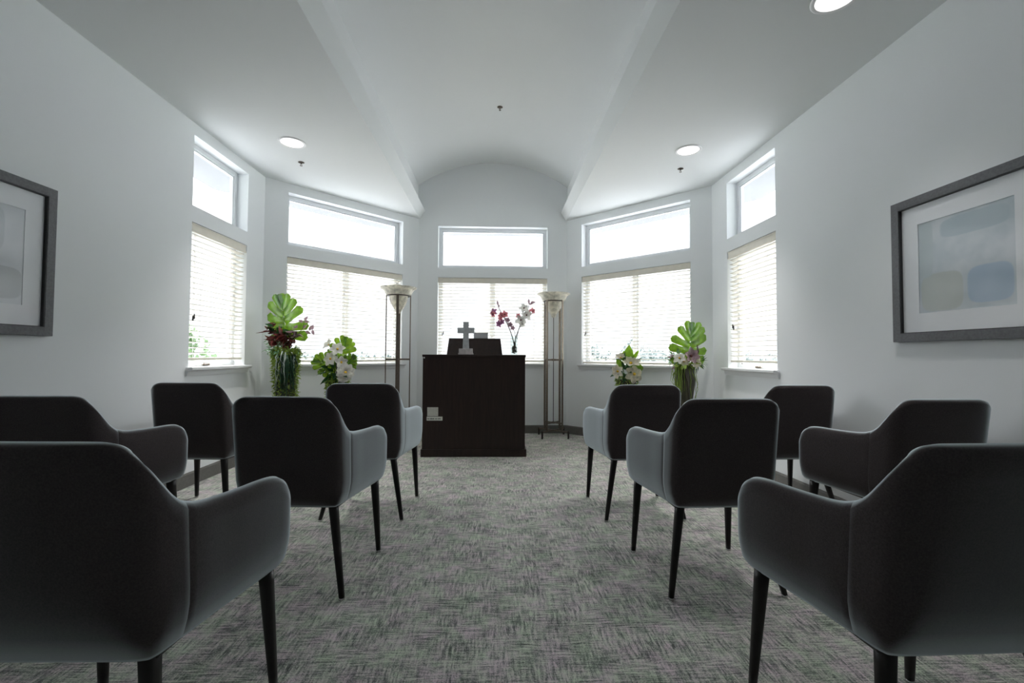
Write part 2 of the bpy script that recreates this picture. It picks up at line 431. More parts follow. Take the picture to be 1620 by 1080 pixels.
def window(idx, k, z, lower):
    m, ww = mtx_for(k)
    root = empty('window_%d' % idx, kind='structure'); root.matrix_world = m
    z0, z1 = z
    f, y0, y1 = .042, .105, .155
    bm = bmesh.new()
    box(bm, 0, f, y0, y1, z0, z1, .003); box(bm, ww - f, ww, y0, y1, z0, z1, .003)
    box(bm, f - .002, ww - f + .002, y0, y1, z0, z0 + f, .003); box(bm, f - .002, ww - f + .002, y0, y1, z1 - f, z1, .003)
    # inner stop bead
    g = f + .012
    box(bm, f - .002, g, y0 + .012, y1 - .01, z0 + f, z1 - f); box(bm, ww - g, ww - f + .002, y0 + .012, y1 - .01, z0 + f, z1 - f)
    box(bm, f, ww - f, y0 + .012, y1 - .01, z0 + f - .002, z0 + g); box(bm, f, ww - f, y0 + .012, y1 - .01, z1 - g, z1 - f + .002)
    to_obj('window_frame', bm, M['vinyl'], root)
    if lower:
        if ww > 1.2:
            bm = bmesh.new()
            box(bm, ww / 2 - .038, ww / 2 + .002, y0 + .004, y0 + .024, z0 + f, z1 - f, .002)
            box(bm, ww / 2 - .010, ww / 2 + .034, y0 + .026, y0 + .046, z0 + f, z1 - f, .002)
            to_obj('meeting_rail', bm, M['vinyl'], root)
        else:
            bm = bmesh.new()   # casement crank on the bottom rail
            s = .34 if k == 'left' else .40
            box(bm, s, s + .07, y0 - .018, y0 + .004, z0 + .010, z0 + .032, .005)
            tube(bm, [(s + .05, y0 - .016, z0 + .024), (s + .02, y0 - .03, z0 + .026), (s - .06, y0 - .034, z0 + .022)], .005, 8)
            tube(bm, [(s - .06, y0 - .034, z0 + .022), (s - .06, y0 - .048, z0 + .026)], .007, 8)
            to_obj('crank_handle', bm, M['bronze'], root)
        # sill board and apron
        bm = bmesh.new()
        prof = [(.11, 0), (-.050, 0), (-.057, -.006), (-.057, -.020), (-.050, -.026), (-.026, -.030), (-.020, -.048), (-.014, -.070), (0, -.070), (0, -.022), (.11, -.022)]
        L = [(-.035 if q == 0 else ww + .035) for q in (0, 1)]
        loft(bm, [[(x, a, z0 + b + .006) for a, b in prof if True] for x in L])
        # keep the part inside the wall within the opening
        for v in bm.verts:
            if v.co.y > .001: v.co.x = min(max(v.co.x, .001), ww - .001)
        to_obj('window_sill', bm, M['sill'], root)
    bm = bmesh.new()
    box(bm, f, ww - f, y0 + .022, y0 + .027, z0 + f, z1 - f)
    to_obj('pane', bm, M['pane'], root)
    return root

i = 0
for k in ('bay_centre', 'bay_left', 'bay_right', 'left', 'right'):
    for lo in (0, 1):
        i += 1
        window(i, k, LO if lo else UP, bool(lo))

blind_labels = {
    'bay_centre': 'cream slatted blind in the centre bay window behind the lectern',
    'bay_left': 'cream slatted blind in the angled bay window behind the left torchiere',
    'bay_right': 'cream slatted blind in the angled bay window above the lilies',
    'left': 'cream slatted blind in the narrow window of the left wall',
    'right': 'cream slatted blind in the narrow window of the right wall',
}
def blind(k, zbot, tilt, cordx):
    m, ww = mtx_for(k)
    r = empty('window_blind', label=blind_labels[k], cat='blind', group='cream slatted window blinds'); r.matrix_world = m
    zt = LO[1] - .004
    bm = bmesh.new()
    box(bm, .004, ww - .004, .006, .018, zt - .072, zt, .003)
    box(bm, .006, ww - .006, .001, .006, zt - .012, zt - .002, .001)
    box(bm, .006, ww - .006, .001, .006, zt - .070, zt - .060, .001)
    to_obj('valance', bm, M['valance'], r)
    bm = bmesh.new(); box(bm, .010, ww - .010, .020, .072, zt - .045, zt - .002, .002); to_obj('headrail', bm, M['valance'], r)
    bm = bmesh.new()
    pitch = .0435
    n = int((zt - .075 - zbot - .03) / pitch)
    for q in range(n + 1):
        zz = zt - .088 - q * pitch
        if zz < zbot + .032: break
        mt = Matrix.Translation((0, .046, zz)) @ Matrix.Rotation(math.radians(tilt), 4, 'X')
        box(bm, .009, ww - .009, -.025, .025, -.002, .002, mtx=mt)
    to_obj('slats', bm, M['blind'], r)
    bm = bmesh.new(); box(bm, .009, ww - .009, .020, .072, zbot - .010, zbot + .010, .004); to_obj('bottom_rail', bm, M['valance'], r)
    for f in ((.12, .5, .88) if ww > 1.2 else (.2, .8)):
        bm = bmesh.new()
        for y in (.0195, .0725):
            tube(bm, [(ww * f, y, zt - .05), (ww * f, y, zbot)], .0012, 5)
        to_obj('ladder_cord', bm, M['cord'], r)
    bm = bmesh.new()
    zc = 1.335
    for d in (-.006, .006): tube(bm, [(cordx + d, .012, zt - .07), (cordx + d * .8, .010, zc + .02)], .0011, 5)
    to_obj('pull_cord', bm, M['cord'], r)
    for d, dz in ((-.008, 0), (.008, .016)):
        bm = bmesh.new(); lathe(bm, [(.001, zc + dz + .02), (.004, zc + dz + .018), (.0065, zc + dz - .012), (.005, zc + dz - .022), (.001, zc + dz - .024)], 10, cordx + d, .008, True)
        to_obj('tassel', bm, M['dark_plastic'], r, True)
# (left/centre frames run outwards from their origin, hence the cord positions)
blind('bay_centre', .972, -10, .075)
blind('bay_left', .972, -10, 1.38)
blind('bay_right', .962, -9, .055)
blind('left', 1.005, -7, .06)
blind('right', 1.005, -14, .70)

# roof eave over the bay windows
bm = bmesh.new()
def off(d):
    t = math.tan(PI / 8) * d
    return [(-W - d, -1.), (-W - d, YC + t), (-w - t, D + d), (w + t, D + d), (W + d, YC + t), (W + d, -1.)]
inn, outp = off(.15), off(.70)
for a in range(5):
    q = [inn[a], inn[a + 1], outp[a + 1], outp[a]]
    loft(bm, [[(x, y, 2.86) for x, y in q], [(x, y, 2.99) for x, y in q]])
    # thin soffit joints
to_obj('roof_eave', bm, M['eave'], kind='structure')

# ------------------------------------------------------------------ armchair
def make_armchair():
    root = empty('armchair', cat='chair')
    # half plan: x, y, z_top, z_bottom, thickness, lean weight
    P = [(0, -.207, .869, .371, .046, 1), (.06, -.207, .869, .371, .046, 1), (.12, -.207, .869, .371, .046, 1), (.163, -.206, .8675, .371, .046, 1), (.188, -.203, .860, .371, .046, 1),
         (.204, -.197, .844, .371, .046, .97), (.213, -.186, .816, .372, .046, .9), (.2185, -.170, .778, .372, .045, .8), (.222, -.150, .741, .373, .045, .68), (.226, -.122, .711, .374, .045, .5),
         (.232, -.08, .694, .375, .045, .28), (.240, -.01, .687, .376, .045, .1), (.251, .07, .684, .376, .045, 0), (.261, .14, .683, .376, .045, 0), (.268, .19, .677, .376, .045, 0),
         (.272, .22, .663, .377, .045, 0), (.2745, .243, .638, .380, .043, 0), (.276, .258, .604, .386, .035, 0), (.277, .266, .572, .396, .020, 0), (.2775, .2685, .552, .41, .008, 0)]
    S = catmull(P, 4)
    seam = 9 * 4
    full = [(-a[0], *a[1:]) for a in S[:0:-1]] + S
    mid = len(S) - 1
    def ring(i, shrink=1.):
        x, y, zt, zb, th, lw = full[i]
        a, b = full[max(i - 1, 0)], full[min(i + 1, len(full) - 1)]
        t = Vector((b[0] - a[0], b[1] - a[1], 0)).normalized()
        nrm = Vector((t.y, -t.x, 0))
        h = th / 2 * shrink; r = min(h, .02)
        zt2, zb2 = zt - (1 - shrink) * .006, zb + (1 - shrink) * .006
        K = 9
        loop = []
        for q in range(K):                                     # outside going up
            loop.append((h, zb2 + r + (zt2 - zb2 - 2 * r) * q / (K - 1)))
        for q in (1, 2, 3): loop.append((h * math.cos(PI * q / 4), zt2 - r + r * math.sin(PI * q / 4)))
        for q in range(K): loop.append((-h, zt2 - r - (zt2 - zb2 - 2 * r) * q / (K - 1)))
        for q in (1, 2, 3): loop.append((-h * math.cos(PI * q / 4), zb2 + r - r * math.sin(PI * q / 4)))
        pts = []
        for d, z in loop:
            tuck = max(0., (.50 - z) / .13) ** 2 * .030
            p = Vector((x, y, z)) + nrm * (d - tuck)
            p.y -= .135 * (z - .40) * lw
            pts.append(p)
        return pts
    def piece(name, i0, i1, parent):
        bm = bmesh.new()
        rings = []
        if i0 > 0: rings += [ring(i0, .93)]
        else: rings += [ring(i0)]
        rings += [ring(i) for i in range(i0 + 1, i1)]
        if i1 < len(full) - 1: rings += [ring(i1, .93)]
        else: rings += [ring(i1)]
        vr = loft(bm, rings, True, False)
        if i0 == 0: bm.faces.new(vr[0][::-1])
        if i1 == len(full) - 1: bm.faces.new(vr[-1])
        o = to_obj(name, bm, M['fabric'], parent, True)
        for p in o.data.polygons:
            if len(p.vertices) > 4: p.use_smooth = False
        return o
    piece('backrest', mid - seam, mid + seam, root)
    piece('armrest', 0, mid - seam, root); piece('armrest', mid + seam, len(full) - 1, root)
    bm = bmesh.new()
    box(bm, -.222, .222, -.185, .250, .385, .475, .03, 4)
    for v in bm.verts:
        if v.co.z > .44: v.co.z += .02 * max(0, 1 - (v.co.x / .22) ** 2) * max(0, 1 - ((v.co.y - .03) / .22) ** 2)
        v.co.x *= 1 + .12 * (v.co.y + .0)
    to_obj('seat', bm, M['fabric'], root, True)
    bm = bmesh.new(); box(bm, -.205, .205, -.17, .225, .366, .39, .006); to_obj('seat_frame', bm, M['dark_plastic'], root)
    for s in (-1, 1):
        for (tx, ty, bx, by, r0) in ((.246, .205, .262, .236, .0205), (.178, -.158, .254, -.236, .0205)):
            bm = bmesh.new()
            top, bot = Vector((s * tx, ty, .385)), Vector((s * bx, by, .012))
            prof = []
            for q in range(9):
                f = q / 8; c = top.lerp(bot, f); rr = r0 * (1 - f) + .0115 * f
                # rounded square section
                prof.append([(c.x + rr * (abs(math.cos(t)) ** .7) * math.copysign(1, math.cos(t)), c.y + rr * (abs(math.sin(t)) ** .7) * math.copysign(1, math.sin(t)), c.z) for t in [2 * PI * kk / 16 for kk in range(16)]])
            loft(bm, prof)
            lg = to_obj('leg', bm, M['leg'], root, True)
            bm = bmesh.new(); lathe(bm, [(.0095, .014), (.0125, .009), (.0125, .002), (.010, 0)], 14, bot.x, bot.y, True)
            to_obj('glide', bm, M['glide'], lg, True)
    return root

def copy_tree(o, parent=None):
    c = o.copy(); COL.objects.link(c); c.parent = parent
    for ch in list(o.children): copy_tree(ch, c)
    return c

chairs = [
    (-.895, 1.225, -.02, 'charcoal armchair left of the aisle in the row closest to the camera'),
    (1.143, 1.20, .02, 'charcoal armchair right of the aisle in the row closest to the camera'),
    (-.838, 2.228, -.053, 'charcoal armchair left of the aisle in the middle row, near the aisle'),
    (-1.89, 2.235, 0.02, 'charcoal armchair of the middle row by the left wall, partly out of frame'),
    (1.066, 2.19, .025, 'charcoal armchair right of the aisle in the middle row, near the aisle'),
    (2.035, 2.20, .04, 'charcoal armchair of the middle row close to the right wall'),
    (-.787, 3.135, -.01, 'charcoal armchair left of the aisle in the front row beside the lectern'),
    (-1.872, 3.155, -.03, 'charcoal armchair of the front row under the left wall window'),
    (1.008, 3.105, .03, 'charcoal armchair right of the aisle in the front row, below the lilies'),
    (2.035, 3.125, .03, 'charcoal armchair of the front row in the right corner, mostly hidden behind others'),
]
proto = make_armchair()
for n, (x, y, r, lab) in enumerate(chairs):
    c = proto if n == 0 else copy_tree(proto)
    c.location = (x, y, 0); c.rotation_euler = (0, 0, r); c['label'] = lab; c['group'] = 'charcoal armchairs in rows facing the lectern'

# ------------------------------------------------------------------ lectern cabinet
lx0, lx1, ly0, ly1 = -.705, .358, 4.69, 5.32
cx = (lx0 + lx1) / 2
L = empty('lectern', (cx, ly0, 0), 0, 'dark espresso wooden lectern cabinet standing in front of the centre bay window', 'lectern')
hw = (lx1 - lx0) / 2; dp = ly1 - ly0
bm = bmesh.new(); box(bm, -hw, hw, 0, dp, .02, 1.03, .002); to_obj('cabinet_body', bm, M['espresso'], L)
bm = bmesh.new(); box(bm, -hw - .012, hw + .016, -.012, dp + .01, 0, .078, .004); to_obj('plinth', bm, M['espresso'], L)
bm = bmesh.new(); box(bm, -hw - .006, hw + .006, -.006, dp + .005, 1.03, 1.054, .003); to_obj('top_board', bm, M['espresso'], L)
bm = bmesh.new()   # reading desk: leaning trapezoid front, slope towards the window
d0 = -.482 - cx; d1 = .121 - cx
a = [(d0, .205, 1.054), (d1, .205, 1.054), (d1, .56, 1.054), (d0, .56, 1.054)]
b = [(d0 + .012, .31, 1.236), (d1 - .022, .31, 1.236), (d1 - .022, .355, 1.236), (d0 + .012, .355, 1.236)]
vb = [[bm.verts.new(p) for p in q] for q in (a, b)]
c4 = [bm.verts.new((d0 + .004, .56, 1.10)), bm.verts.new((d1 - .008, .56, 1.10))]
bm.faces.new(vb[0][::-1]); bm.faces.new(vb[1])
bm.faces.new((vb[0][0], vb[0][1], vb[1][1], vb[1][0]))
bm.faces.new((vb[0][1], vb[0][2], c4[1], vb[1][2], vb[1][1])); bm.faces.new((vb[0][3], vb[0][0], vb[1][0], vb[1][3], c4[0]))
bm.faces.new((vb[0][2], vb[0][3], c4[0], c4[1])); bm.faces.new((c4[0], vb[1][3], vb[1][2], c4[1]))
bmesh.ops.bevel(bm, geom=bm.edges[:], offset=.003, segments=2, affect='EDGES')
to_obj('reading_desk', bm, M['espresso'], L)
bm = bmesh.new(); box(bm, -.653 - cx, -.541 - cx, -.003, .001, .418, .509); o = to_obj('card', bm, M['card'], L); o['label'] = 'small grey card fixed low on the left of the front'
bm = bmesh.new(); box(bm, -.658 - cx, -.496 - cx, -.0045, .001, .373, .413); o = to_obj('label_strip', bm, M['strip'], L); o['label'] = 'pale strip with one line of small dark print'
ls = o
bm = bmesh.new()
for (u0, u1, h) in ((.008, .029, .013), (.035, .078, .013), (.087, .107, .012), (.113, .145, .011)):
    uu = u0
    while uu < u1 - .003:
        ww_ = rnd.uniform(.004, .007)
        box(bm, -.658 - cx + uu, -.658 - cx + min(uu + ww_, u1), -.0052, -.004, .391 - h / 2 * rnd.uniform(.7, 1), .391 + h / 2 * rnd.uniform(.6, 1))
        uu += ww_ + .0012
to_obj('print_line', bm, M['ink'], ls)
bm = bmesh.new(); lathe(bm, [(.008, 0), (.008, .003), (.004, .005), (.001, .005)], 16)
for v in bm.verts: v.co = Vector((-.691 - cx + v.co.x, -v.co.z, 1.020 + v.co.y))
o = to_obj('screw_cap', bm, M['white_dot'], L, True)

# cross and grey panel on the lectern
Cx = empty('cross', (-.268, 4.785, 1.055), 0, 'grey stone cross on a small block, standing on top of the lectern', 'cross')
bm = bmesh.new()
loft(bm, [[(sx * q, sy * .018, z) for sx, sy in ((-1, -1), (1, -1), (1, 1), (-1, 1))] for q, z in ((.034, .060), (.0285, .20), (.0285, .347))])
bmesh.ops.bevel(bm, geom=bm.edges[:], offset=.003, segments=2, affect='EDGES'); to_obj('upright', bm, M['stone'], Cx)
bm = bmesh.new(); box(bm, -.090, .090, -.020, .016, .226, .285, .003); to_obj('crossbar', bm, M['stone'], Cx)
bm = bmesh.new(); box(bm, -.078, .078, -.045, .045, 0, .016, .003); box(bm, -.072, .072, -.04, .04, .012, .064, .004); to_obj('base', bm, M['stone_base'], Cx)
bm = bmesh.new()
G = empty('display_panel', (-.119, 5.022, 1.236), 0, 'small grey rectangular panel standing on the reading desk just right of the cross', 'panel')
box(bm, -.079, .079, -.010, .014, 0, .060, .003); to_obj('panel_face', bm, M['grey_panel'], G)
bm = bmesh.new(); box(bm, -.083, .083, -.012, .018, .056, .064, .002); to_obj('top_edge', bm, M['frame_lip'], G)

# ------------------------------------------------------------------ torchiere floor lamps
def make_lamp(loc, phi, label):
    r = empty('floor_lamp', loc, 0, label, 'lamp', 'bronze torchieres either side of the lectern')
    bm = bmesh.new()   # glass bowl
    prof = [(.128, 1.762), (.146, 1.766), (.152, 1.780), (.161, 1.800), (.173, 1.820), (.188, 1.836), (.205, 1.845), (.2145, 1.853), (.2145, 1.860), (.206, 1.860), (.190, 1.848), (.172, 1.830), (.15, 1.806), (.135, 1.785), (.10, 1.772), (.002, 1.768)]
    lathe(bm, prof, 48); to_obj('glass_bowl', bm, M['shade'], r, True)
    bm = bmesh.new()
    prof = [(.001, 1.546), (.018, 1.547), (.026, 1.556), (.034, 1.575)]
    for q in range(9):
        f = q / 8; rr = .036 + (.108 - .036) * math.sin(f * PI / 2) ** .85; z = 1.580 + (1.752 - 1.580) * f
        prof += [(rr, z), (rr + .003, z + .008)]
    prof += [(.105, 1.762), (.001, 1.762)]
    lathe(bm, prof, 40); to_obj('lower_shade', bm, M['shade'], r, True)
    bm = bmesh.new(); lathe(bm, [(.118, 1.752), (.135, 1.752), (.135, 1.768), (.118, 1.768), (.118, 1.752)], 40); to_obj('ring', bm, M['bronze_dark'], r)
    for q in range(4):
        a = phi + q * PI / 2
        bm = bmesh.new()
        mt = Matrix.Rotation(a, 4, 'Z')
        box(bm, .136, .147, -.0145, .0145, .09, 1.765, .002, mtx=mt)
        to_obj('post', bm, M['bronze'], r)
    for z, h in ((.995, .010), (.183, .008)):
        bm = bmesh.new()
        for q in range(2):
            box(bm, -.145, .145, -.009, .009, z - h, z + h, .002, mtx=Matrix.Rotation(phi + q * PI / 2, 4, 'Z'))
        lathe(bm, [(.026, z - h - .003), (.026, z + h + .003)], 20, cap=True)
        to_obj('cross_brace', bm, M['bronze'], r)
    bm = bmesh.new(); tube(bm, [(0, 0, .183), (0, 0, 1.55)], .0045, 8); to_obj('centre_rod', bm, M['bronze_dark'], r)
    bm = bmesh.new()
    for q in range(2): box(bm, -.243, .243, -.010, .010, .075, .092, .002, mtx=Matrix.Rotation(phi + q * PI / 2, 4, 'Z'))
    to_obj('base', bm, M['bronze'], r)
    for q in range(4):
        a = phi + q * PI / 2
        bm = bmesh.new(); lathe(bm, [(.010, .095), (.012, .090), (.0115, .01), (.013, .004), (.013, 0)], 14, .235 * math.cos(a), .235 * math.sin(a), True)
        to_obj('foot', bm, M['bronze_dark'], r, True)
    return r
make_lamp((-1.128, 5.45, 0), math.radians(8), 'bronze torchiere with a pale glass bowl, left of the lectern')
make_lamp((.80, 5.845, 0), math.radians(47), 'bronze torchiere with a pale glass bowl, right of the lectern')

# ------------------------------------------------------------------ framed prints
def framed(side, label, pm):
    s = 1 if side == 'right' else -1
    r = empty('framed_print', (s * (W - .001), 2.140, 1.536), -s * PI / 2, label, 'picture')
    # local: x across the wall, -y into the room, z up
    hw, hh, fw = .3765, .3975, .047
    bm = bmesh.new()
    for (x0, x1, z0, z1) in ((-hw, -hw + fw, -hh, hh), (hw - fw, hw, -hh, hh), (-hw + fw - .001, hw - fw + .001, -hh, -hh + fw), (-hw + fw - .001, hw - fw + .001, hh - fw, hh)):
        box(bm, x0, x1, -.030, 0, z0, z1, .0015)
    fr = to_obj('frame', bm, M['frame'], r)
    bm = bmesh.new(); q = fw + .004
    for (x0, x1, z0, z1) in ((-hw + fw, -hw + q, -hh + fw, hh - fw), (hw - q, hw - fw, -hh + fw, hh - fw), (-hw + fw, hw - fw, -hh + fw, -hh + q), (-hw + fw, hw - fw, hh - q, hh - fw)):
        box(bm, x0, x1, -.028, -.008, z0, z1)
    to_obj('inner_lip', bm, M['frame_lip'], fr)
    pw, ph = .231, .2445
    bm = bmesh.new()
    for (x0, x1, z0, z1) in ((-hw + fw - .002, -pw, -hh + fw - .002, hh - fw + .002), (pw, hw - fw + .002, -hh + fw - .002, hh - fw + .002), (-pw, pw, -hh + fw, -ph), (-pw, pw, ph, hh - fw)):
        box(bm, x0, x1, -.011, -.006, z0, z1)
    to_obj('mat_board', bm, M['mat'], r)
    bm = bmesh.new(); box(bm, -pw - .004, pw + .004, -.0075, -.004, -ph - .004, ph + .004); to_obj('art_print', bm, pm, r)
    bm = bmesh.new(); box(bm, -hw + fw, hw - fw, -.0165, -.015, -hh + fw, hh - fw); to_obj('glass', bm, M['pglass'], r)
framed('left', 'grey framed abstract print in pale greys on the left wall', M['printB'])
framed('right', 'grey framed abstract print in pale blues on the right wall', M['printA'])

# ------------------------------------------------------------------ ceiling fixtures
def downlight(x, y, label, watts=40):
    r = empty('ceiling_light', (x, y, HC), 0, label, 'light', 'round recessed ceiling lights')
    bm = bmesh.new(); lathe(bm, [(.113, 0), (.113, -.003), (.108, -.007), (.096, -.008), (.092, -.005), (.092, -.001)], 40)
    to_obj('trim_ring', bm, M['light_trim'], r, True)
    bm = bmesh.new(); lathe(bm, [(.093, -.0045), (.06, -.006), (.001, -.0065)], 40); to_obj('lens', bm, M['lens'], r, True)
    ld = bpy.data.lights.new('downlight', 'SPOT'); ld.energy = watts; ld.spot_size = math.radians(82); ld.spot_blend = 1.; ld.shadow_soft_size = .08; ld.color = (1, .985, .965)
    lo = bpy.data.objects.new('downlight', ld); COL.objects.link(lo); lo.location = (x, y, HC - .02)
downlight(-1.745, 3.945, 'round white recessed ceiling light above the left wall window')
downlight(1.765, 3.925, 'round white recessed ceiling light above the right wall window')
downlight(1.79, 2.20, 'round white recessed ceiling light cut by the top edge of the photo', 16)
def sprinkler(x, y, z, label):
    r = empty('ceiling_sprinkler', (x, y, z), 0, label, 'sprinkler', 'small dark ceiling sprinklers')
    bm = bmesh.new(); lathe(bm, [(.029, 0), (.029, -.003), (.018, -.008), (.010, -.010), (.001, -.010)], 24); to_obj('escutcheon', bm, M['brass'], r, True)
    bm = bmesh.new(); tube(bm, [(0, 0, -.008), (0, 0, -.020)], .006, 10)
    for s in (-1, 1): tube(bm, [(s * .005, 0, -.017), (s * .009, 0, -.025), (s * .003, 0, -.033)], .002, 6)
    to_obj('head', bm, M['brass'], r)
    bm = bmesh.new(); lathe(bm, [(.001, -.032), (.012, -.032), (.012, -.0345), (.001, -.0345)], 20); to_obj('deflector', bm, M['brass'], r)
sprinkler(-1.84, 4.355, HC, 'small dark sprinkler head beyond the left recessed ceiling light')
sprinkler(1.86, 4.325, HC, 'small dark sprinkler head beyond the right recessed ceiling light')
sprinkler(.076, 4.70, z0 + sag - .001, 'small dark sprinkler head in the middle of the vaulted ceiling')

# ------------------------------------------------------------------ plant pieces
def blade(bm, base, direction, up, length, width, bend=.25, fold=.15, n=5, tip=.5, blunt=1.):
    """one leaf or petal: a folded curved strip"""
    d = Vector(direction).normalized(); u = Vector(up)
    u = (u - d * u.dot(d))
    u = u.normalized() if u.length > 1e-4 else d.orthogonal().normalized()
    s = d.cross(u)
    rows = []
    for q in range(n + 1):
        f = q / n
        wd = width * .5 * math.sin(PI * min(1, f ** tip * .96 + .02)) ** blunt if q < n or blunt < 1 else width * .02
        wd = max(wd, width * .03)
        c = Vector(base) + d * length * f - u * bend * length * f * f
        rows.append([bm.verts.new(c - s * wd + u * fold * wd), bm.verts.new(c), bm.verts.new(c + s * wd + u * fold * wd)])
    for a, b in zip(rows, rows[1:]):
        bm.faces.new((a[0], a[1], b[1], b[0])); bm.faces.new((a[1], a[2], b[2], b[1]))

def monstera(name, parent, org, height, width, tilt=0., yaw=0., lean=0., lobes=6, mat='leaf'):
    """split leaf, tip up, facing -y; org is the leaf base"""
    bm = bmesh.new()
    mt = Matrix.Translation(org) @ Matrix.Rotation(yaw, 4, 'Z') @ Matrix.Rotation(lean, 4, 'X') @ Matrix.Rotation(tilt, 4, 'Y')
    Hh, Wd = height, width / 2
    for s in (-1, 1):
        for k in range(lobes):
            f = k / (lobes - 1)
            t0 = .10 + .72 * f                                   # where the vein leaves the midrib
            ang = math.radians(118 - 100 * f + (6 if s > 0 else -4) * math.sin(k * 2.1))
            ln = Wd * (1.04, 1.1, 1.08, 1.0, .82, .50)[min(k, 5)] if lobes == 6 else Wd * (1.0 - .45 * f)
            if k == lobes - 1: ln = Hh * .27
            w0 = Hh * .72 / (lobes - 1) * .62
            rows = []
            nn = 9
            for q in range(nn + 1):
                u = q / nn
                a2 = ang - math.radians(26) * u
                cx_ = math.sin(ang - math.radians(13) * u) * ln * u
                cz_ = Hh * t0 + math.cos(ang - math.radians(13) * u) * ln * u
                gap = .5 * Hh * .72 / (lobes - 1) + .5 * math.radians(20) * ln * u
                hwid = gap * (1.12 if u < .22 else 1.12 - .37 * min(1, (u - .22) / .25)) * (1.18 if k in (0, lobes - 1) else 1.)
                if u > .84: hwid *= math.sqrt(max(0.02, 1 - ((u - .84) / .165) ** 2)) ** .8
                px, pz = math.cos(a2), -math.sin(a2)
                y = -.10 * Wd * math.sin(PI * min(1, cx_ / Wd)) + .16 * Wd * (cx_ / Wd) ** 2
                rows.append([mt @ Vector((s * (cx_ + px * hwid * v), y + .012 * abs(v) + .0006 * k, cz_ + pz * hwid * v)) for v in (-1, -.5, 0, .5, 1)])
            vr = [[bm.verts.new(p) for p in r_] for r_ in rows]
            for a, b in zip(vr, vr[1:]):
                for j in range(4): bm.faces.new((a[j], a[j + 1], b[j + 1], b[j]))
    o = to_obj(name, bm, M[mat], parent, True, recalc=False)
    bm = bmesh.new()
    tube(bm, [mt @ Vector((0, -.004, z)) for z in (-Hh * .12, 0, Hh * .5, Hh * .97)], [.005, .005, .004, .0015], 6)
    v = to_obj('midrib', bm, M['leaf_vein'], o, True)
    return o

def flower(parent, pos, face, size, mat, centre='pollen', petals=5, cup=.5, name='flower'):
    bm = bmesh.new(); f = Vector(face).normalized(); u = f.orthogonal().normalized(); v = f.cross(u)
    p0 = rnd.uniform(0, 6)
    for k in range(petals):
        a = p0 + 2 * PI * k / petals
        d = (u * math.cos(a) + v * math.sin(a)) + f * cup
        blade(bm, Vector(pos) + d * size * .05, d, f, size * rnd.uniform(.9, 1.1), size * .80, .28, .3, 6, .9, .55)
    o = to_obj(name, bm, M[mat], parent, True, recalc=False)
    bm = bmesh.new(); bmesh.ops.create_icosphere(bm, subdivisions=2, radius=size * .17)
    for q in bm.verts: q.co = Vector(pos) + f * size * .16 + q.co
    to_obj('flower_centre', bm, M[centre], o, True)
    return o

def leaf_cloud(name, parent, mat, n, centre, rad, ln, wd, outward=True, seed=1, dirbias=(0, 0, 0)):
    r = random.Random(seed); bm = bmesh.new(); c = Vector(centre)
    for _ in range(n):
        d = Vector((r.gauss(0, 1), r.gauss(0, 1), r.gauss(0, 1))).normalized()
        p = c + Vector((d.x * rad[0], d.y * rad[1], d.z * rad[2])) * r.uniform(.35, 1)
        dd = (d if outward else Vector((r.gauss(0, 1), r.gauss(0, 1), r.gauss(0, 1)))) + Vector(dirbias)
        blade(bm, p, dd, (r.gauss(0, .5), r.gauss(0, .5), 1), ln * r.uniform(.7, 1.25), wd * r.uniform(.8, 1.2), r.uniform(-.1, .4), .2, 3, .7)
    return to_obj(name, bm, M[mat], parent, False, recalc=False)

def frond(bm, pts, ln, wd):
    pts = [Vector(p) for p in pts]
    for i in range(len(pts) - 1):
        for h in (0, .5):
            p = pts[i].lerp(pts[i + 1], h); t = (pts[i + 1] - pts[i]).normalized(); s = t.cross(Vector((0, -1, .2))).normalized()
            f = 1 - (i + h) / len(pts) * .6
            for q in (-1, 1): blade(bm, p, t * .5 + s * q, (0, -1, .3), ln * f, wd * f, .1, .1, 2, .7)

def strands(name, parent, mat, n, centre, r0, r1, z1, z0, rad, seed, amp=.02, arc=(0, 2 * PI)):
    r = random.Random(seed); bm = bmesh.new()
    for _ in range(n):
        a = r.uniform(*arc); ra = r.uniform(r0, r1); pts = []
        ztop = z1 - r.uniform(0, .1) * (z1 - z0); zb = z0 + r.uniform(0, .5) * (z1 - z0)
        for q in range(7):
            f = q / 6
            rr = ra + .02 * math.sin(3 * f) + r.gauss(0, amp * .3)
            pts.append((centre[0] + rr * math.cos(a + r.gauss(0, .06)), centre[1] + rr * math.sin(a + r.gauss(0, .06)), ztop + (zb - ztop) * f))
        tube(bm, pts, [rad * (1 - .7 * q / 6) for q in range(7)], 4)
    return to_obj(name, bm, M[mat], parent, True, recalc=False)

def moss_coat(name, parent, n, prof, ln, wd, seed, mat='moss'):
    """shaggy tufts over a turned surface given as (radius, z) pairs"""
    r = random.Random(seed); bm = bmesh.new()
    for _ in range(n):
        f = r.uniform(0, len(prof) - 1.001); i_ = int(f); g = f - i_
        rr = prof[i_][0] * (1 - g) + prof[i_ + 1][0] * g; z = prof[i_][1] * (1 - g) + prof[i_ + 1][1] * g
        a = r.uniform(0, 2 * PI); d = Vector((math.cos(a), math.sin(a), r.gauss(-.3, .8)))
        blade(bm, (rr * math.cos(a), rr * math.sin(a), z), d + Vector((r.gauss(0, .5), r.gauss(0, .5), 0)), (r.gauss(0, 1), r.gauss(0, 1), 1), ln * r.uniform(.6, 1.4), wd, r.uniform(0, .5), .2, 2, .7)
    return to_obj(name, bm, M[mat], parent, False, recalc=False)

